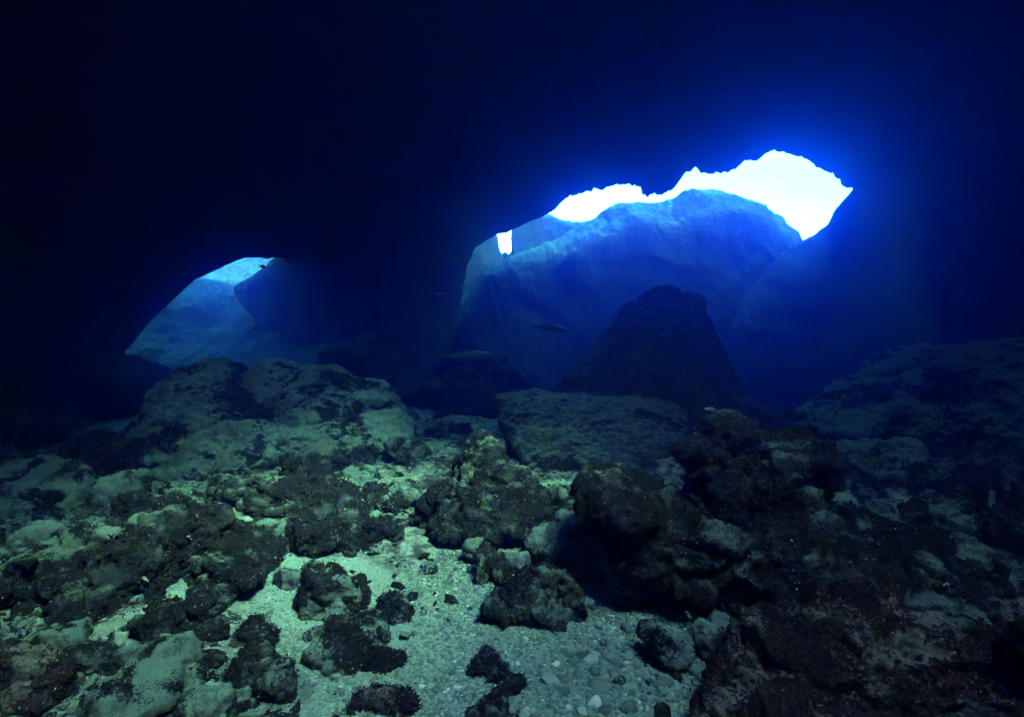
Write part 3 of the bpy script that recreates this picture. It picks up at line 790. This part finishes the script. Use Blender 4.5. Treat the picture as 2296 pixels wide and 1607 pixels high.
def beside(x, y):
    best = min((h for h in HERO_LOG if h[4] in SHORT), key=lambda h: math.hypot(h[1][0] - x, h[1][1] - y) - h[2] * .4)
    dx, dy = x - best[1][0], y - best[1][1]
    side = ('right of' if dx > 0 else 'left of') if abs(dx) > abs(dy) else ('behind' if dy > 0 else 'in front of')
    return f'{side} the {SHORT[best[4]]}'
protos = []
for i in range(12):
    r = np.random.default_rng(900 + i)
    v, f = lump(4, 900 + i, facets=9 + i % 4, sharp=11)
    v = v * np.array([1, r.uniform(.65, .95), r.uniform(.45, .75)])
    n = vnormals(v, f)
    v = v + n * (fbm(v * 2.2, 4, off=i) * .10 + chips(v * 1.6, i) * .13 + chips(v * 4.0, i + 5) * .05 + ridged(v * 5, 4, off=i + 3) * .04)[:, None]
    n = vnormals(v, f)
    al = algae_field(v, n, (.22, .38, .48, .58)[i % 4], 1.7, i + 60)
    mt = ('pale_rock', 'pale_rock', 'turf_rock', 'turf_rock')[i % 4]
    me = mesh_from('rubble_rock', v, f, mt, {'algae': al})
    tq = turf(v, n, al, 1500 if i % 4 else 500, .065, i)
    tm = mesh_from('algae_turf', tq[0], tq[1], 'algae', {'tone': tq[2]}, smooth=False) if tq else None
    protos.append((me, tm))
def blocked(x, y, r):
    for o, c, s, _, _k in HERO_LOG:
        if (x - c[0]) ** 2 + (y - c[1]) ** 2 < (s * .42) ** 2: return True
    return False
rs = np.random.default_rng(77)
placed = 0
for k in range(2600):
    if placed >= 230: break
    y = rs.uniform(1.9, 9.5) ** 1.0
    x = rs.uniform(-1.05, 1.05) * (y + .3)
    size = float(np.clip(rs.lognormal(-2.25, .55), .045, .38)) * (1 + .06 * y)
    dd = float(poly_dist(np.array([x]), np.array([y]))[0])
    if dd < size * .5 and not (rs.random() < .16 and size < .13): continue
    if x > .4 and y < 3.2 and rs.random() < .4: continue
    if y > 5.2 and rs.random() < .55: continue
    if blocked(x, y, size): continue
    px = 1148 + x / y * 1148; py = 803.5 + EYE / y * 1148
    if (px - 350) ** 2 + (py - 1225) ** 2 < 45 ** 2 or (px - 95) ** 2 + (py - 1405) ** 2 < 65 ** 2: continue
    i = int(rs.integers(12))
    me, tm = protos[i]
    alg_ = ('with little algae', 'with a thin algae crust', 'patched with dark algae', 'black with shaggy algae')[i % 4]
    if y < 3.6: zone = 'in the left foreground rubble' if x < 0 else 'in the right foreground rubble'
    elif y < 6: zone = 'in the rubble band left of the sand' if x < -.3 else 'in the rubble band right of centre'
    else: zone = 'in the far rubble below the left boulders' if x < 0 else 'in the far rubble on the right'
    o = link('rubble_rock', me, label=f"{'tiny' if size < .10 else 'small' if size < .16 else 'medium' if size < .26 else 'large'} loose rock {alg_} {beside(x, y)}", cat='rock', group='loose rocks ' + beside(x, y).split(' the ')[0] + ' the ' + beside(x, y).split(' the ')[1])
    o.location = (x, y, float(height(np.array([x]), np.array([y]))[0]) + size * .18)
    o.scale = (size,) * 3
    o.rotation_euler = (rs.uniform(-.35, .35), rs.uniform(-.35, .35), rs.uniform(0, 6.28))
    if tm:
        c = link('algae_turf', tm, parent=o, kind='stuff')
    placed += 1
print('rubble', placed, time.time() - T0)

# ------------------------------------------------------------------ pebbles: the larger ones singly, the gravel as one mass
pebs = []
for i in range(8):
    v, f = lump(2, 1500 + i, facets=8, sharp=7, jag=.06)
    v = v * np.array([1, .8, .5])
    pebs.append(mesh_from('pebble', v, f, 'pebble', {'tone': np.full(len(v), i / 8)}))
rs = np.random.default_rng(5)
def gravel_density(px, py):
    a = np.exp(-(((px - 1440) / 190) ** 2 + ((py - 1520) / 110) ** 2))
    return a
n_p = 0
for k in range(6000):
    if n_p >= 280: break
    px, py = rs.uniform(600, 1640), rs.uniform(1230, 1640)
    if rs.random() > gravel_density(px, py) + .03: continue
    x, y = flat(px, py)
    if poly_dist(np.array([x]), np.array([y]))[0] > .02 or blocked(x, y, .05): continue
    s = float(np.clip(rs.lognormal(-3.9, .4), .011, .05))
    o = link('pebble', pebs[int(rs.integers(8))], label='small rounded pebble lying on the open gravel', cat='pebble', group='pebbles on the open gravel')
    o.location = (x, y, float(height(np.array([x]), np.array([y]))[0]) + s * .25)
    o.scale = (s,) * 3
    o.rotation_euler = (rs.uniform(-.3, .3), rs.uniform(-.3, .3), rs.uniform(0, 6.28))
    n_p += 1
# fine gravel
gv, gf = ico(0)
N = 25000
px = rs.uniform(480, 1660, N * 3); py = rs.uniform(1180, 1660, N * 3)
Yg = EYE * 1148 / (py - 803.5); xg = (px - 1148) / 1148 * Yg
dd = poly_dist(xg, Yg)
pn = fbm(np.stack([xg, Yg, xg * 0], 1) * 1.6, 3, off=9)
right = sstep(820, 1120, px)
ok = (dd < .12) & (rs.random(N * 3) < np.clip(right * .9 + .10 + (pn - .05) * 1.4, .03, 1))
xg, Yg = xg[ok][:N], Yg[ok][:N]
N = len(xg)
zg = height(xg, Yg)
sg = np.clip(rs.lognormal(-4.85, .42, N), .0032, .018)
a = rs.uniform(0, 6.28, N)
sq = np.stack([sg * rs.uniform(.8, 1.4, N), sg * rs.uniform(.6, 1.1, N), sg * rs.uniform(.4, .8, N)], 1)
V = gv[None] * sq[:, None] * rs.uniform(.75, 1.2, (N, 12, 1))
ca, sa = np.cos(a)[:, None], np.sin(a)[:, None]
V = np.stack([V[:, :, 0] * ca - V[:, :, 1] * sa, V[:, :, 0] * sa + V[:, :, 1] * ca, V[:, :, 2]], -1)
V += np.stack([xg, Yg, zg + sg * .15], 1)[:, None]
F = gf[None] + (np.arange(N) * 12)[:, None, None]
link('gravel', mesh_from('gravel', V.reshape(-1, 3), F.reshape(-1, 3), 'pebble', {'tone': np.repeat(rs.random(N), 12)}, smooth=False), kind='stuff', label='fine pale gravel spread over the open sand', cat='gravel')
print('gravel', N, time.time() - T0)

# broken stone between the rocks, too much to count
rs = np.random.default_rng(23)
N = 26000
yb = rs.uniform(1.9, 10.5, N * 2); xb = rs.uniform(-1.08, 1.08, N * 2) * (yb + .2)
dd = poly_dist(xb, yb)
cl = fbm(np.stack([xb, yb, xb * 0], 1) * .9, 3, off=19)
ok = ((dd > .02) | (rs.random(N * 2) < .07)) & (rs.random(N * 2) < np.clip(.45 + cl * 1.8, .02, 1) * np.clip(1.15 - yb / 8, .05, 1))
xb, yb = xb[ok][:N], yb[ok][:N]; N = len(xb)
sg = np.clip(rs.lognormal(-3.75, .5, N), .010, .09)
a = rs.uniform(0, 6.28, N)
V = gv[None] * np.stack([sg * rs.uniform(.8, 1.5, N), sg * rs.uniform(.6, 1.1, N), sg * rs.uniform(.3, .8, N)], 1)[:, None] * rs.uniform(.6, 1.25, (N, 12, 1))
tl = rs.normal(0, .35, (N, 1))
V[:, :, 2] += V[:, :, 0] * tl
ca, sa = np.cos(a)[:, None], np.sin(a)[:, None]
V = np.stack([V[:, :, 0] * ca - V[:, :, 1] * sa, V[:, :, 0] * sa + V[:, :, 1] * ca, V[:, :, 2]], -1)
V += np.stack([xb, yb, height(xb, yb) + sg * .2], 1)[:, None]
F = gf[None] + (np.arange(N) * 12)[:, None, None]
al_ = np.clip(.42 + fbm(np.stack([xb, yb, xb * 0], 1) * 1.7, 3, off=77) * 1.3 + rs.normal(0, .18, N), 0, 1)
link('rubble_bed', mesh_from('rubble_bed', V.reshape(-1, 3), F.reshape(-1, 3), 'pale_rock', {'algae': np.repeat(al_, 12)}, smooth=False), kind='stuff', label='broken stone fragments filling the gaps between the rocks', cat='rubble')

# ------------------------------------------------------------------ fish
def fish(px, py, Y, length_px, heading, mat, label, pitch=0, slim=1.0):
    L = length_px / 1148 * Y
    seg, rows = 14, 22
    s = np.linspace(0, 1, rows)
    hgt = np.interp(s, [0, .04, .12, .3, .5, .7, .84, .88, .94, 1], [.005, .05, .10, .165, .16, .10, .045, .05, .12, .17])
    wid = np.interp(s, [0, .04, .12, .3, .5, .7, .84, .9, 1], [.004, .03, .055, .075, .065, .04, .016, .008, .003])
    th = np.linspace(0, 2 * np.pi, seg, endpoint=False)
    V = np.zeros((rows, seg, 3))
    V[:, :, 0] = (s - .5)[:, None]
    V[-1, :, 0] -= .055 * (1 - np.abs(np.sin(th)))
    V[:, :, 1] = wid[:, None] * np.cos(th)
    V[:, :, 2] = hgt[:, None] * np.sin(th)
    V[:, :, 2] *= slim
    v = V.reshape(-1, 3) * L
    i = np.arange(rows * seg).reshape(rows, seg); i = np.concatenate([i, i[:, :1]], 1)
    f = np.stack([i[:-1, :-1], i[:-1, 1:], i[1:, 1:], i[1:, :-1]], -1).reshape(-1, 4)
    o = link('fish', mesh_from('fish', v, f, mat), label=label, cat='fish')
    for nm, pts in (('dorsal_fin', [(-.22, .15), (-.12, .24), (.08, .225), (.22, .17), (.24, .09), (-.15, .12)]), ('anal_fin', [(.05, -.13), (.10, -.21), (.22, -.15), (.24, -.08)])):
        q = np.array([(a, .006, b * slim) for a, b in pts] + [(a, -.006, b * slim) for a, b in pts]) * L
        m_ = len(pts); me = bpy.data.meshes.new(nm)
        me.from_pydata(q.tolist(), [], [list(range(m_)), list(range(2 * m_ - 1, m_ - 1, -1))] + [[k, m_ + k, m_ + (k + 1) % m_, (k + 1) % m_] for k in range(m_)])
        me.materials.append(M[mat]); link(nm, me, parent=o)
    ev_, ef_ = ico(1)
    em = mesh_from('eye', ev_ * .014 * L, ef_, 'fish_eye')
    for sd in (-1, 1):
        e = link('eye', em, parent=o); e.location = (-.40 * L, sd * .045 * L, .03 * L)
    o.location = P(px, py, Y)
    o.rotation_euler = (0, math.radians(pitch), math.radians(heading))
fish(985, 658, 8.0, 22, 190, 'fish_dark', 'small dark fish swimming in the blue left of the large opening', 12)
fish(1363, 852, 8.5, 30, 8, 'fish_pale', 'pale silvery fish in front of the dark pinnacle', 12)
fish(1595, 919, 4.2, 34, 5, 'fish_dark', 'dark fish just above the knob of the big algae boulder', 6)
fish(1511, 930, 6.0, 16, 75, 'fish_dark', 'tiny dark fish seen nearly head-on over the pale flat slab')
fish(1527, 898, 7.5, 18, 120, 'fish_dark', 'tiny dark fish at the right foot of the pinnacle')
fish(1132, 808, 9.0, 32, 150, 'fish_dark', 'dim dark fish over the blue rocks left of the pinnacle', 30)
fish(1046, 797, 11.0, 125, 184, 'fish_grey', 'long slender pale fish gliding over the blue rocks left of the pinnacle', 3, slim=.5)
fish(1232, 735, 12.0, 88, 186, 'fish_grey', 'dim slender fish in mid-water above and left of the pinnacle', -4, slim=.5)
fish(589, 598, 12.0, 20, 170, 'fish_dark', 'small fish silhouetted inside the left opening', -15)

# ------------------------------------------------------------------ the water of the cave
m = bpy.data.materials.new('haze'); m.use_nodes = True
n = m.node_tree; n.nodes.clear()
pv = n.nodes.new('ShaderNodeVolumePrincipled')
oo = n.nodes.new('ShaderNodeOutputMaterial')
n.links.new(pv.outputs[0], oo.inputs['Volume'])
DEN = .10
SIG_S = (.0003, .0030, .043)
SIG_A = (.055, .013, .006)
colr = [x / DEN for x in SIG_S]
absn = [max(0, 1 - (a / DEN) / (1 - c)) ** 2 for a, c in zip(SIG_A, colr)]
pv.inputs['Color'].default_value = (*colr, 1)
pv.inputs['Absorption Color'].default_value = (*absn, 1)
pv.inputs['Density'].default_value = DEN
pv.inputs['Anisotropy'].default_value = .89
lo, hi = np.array([-27., -18., -6.]), np.array([36., 31.5, 13.0])
c = np.array([[x, y, z] for x in (0, 1) for y in (0, 1) for z in (0, 1)]) * (hi - lo) + lo
me = bpy.data.meshes.new('haze')
me.from_pydata(c.tolist(), [], [(0, 1, 3, 2), (4, 6, 7, 5), (0, 4, 5, 1), (2, 3, 7, 6), (0, 2, 6, 4), (1, 5, 7, 3)])
me.materials.append(m)
link('haze', me, kind='stuff')
print('done', time.time() - T0, sum(len(o.data.polygons) for o in bpy.data.objects if o.type == 'MESH'))
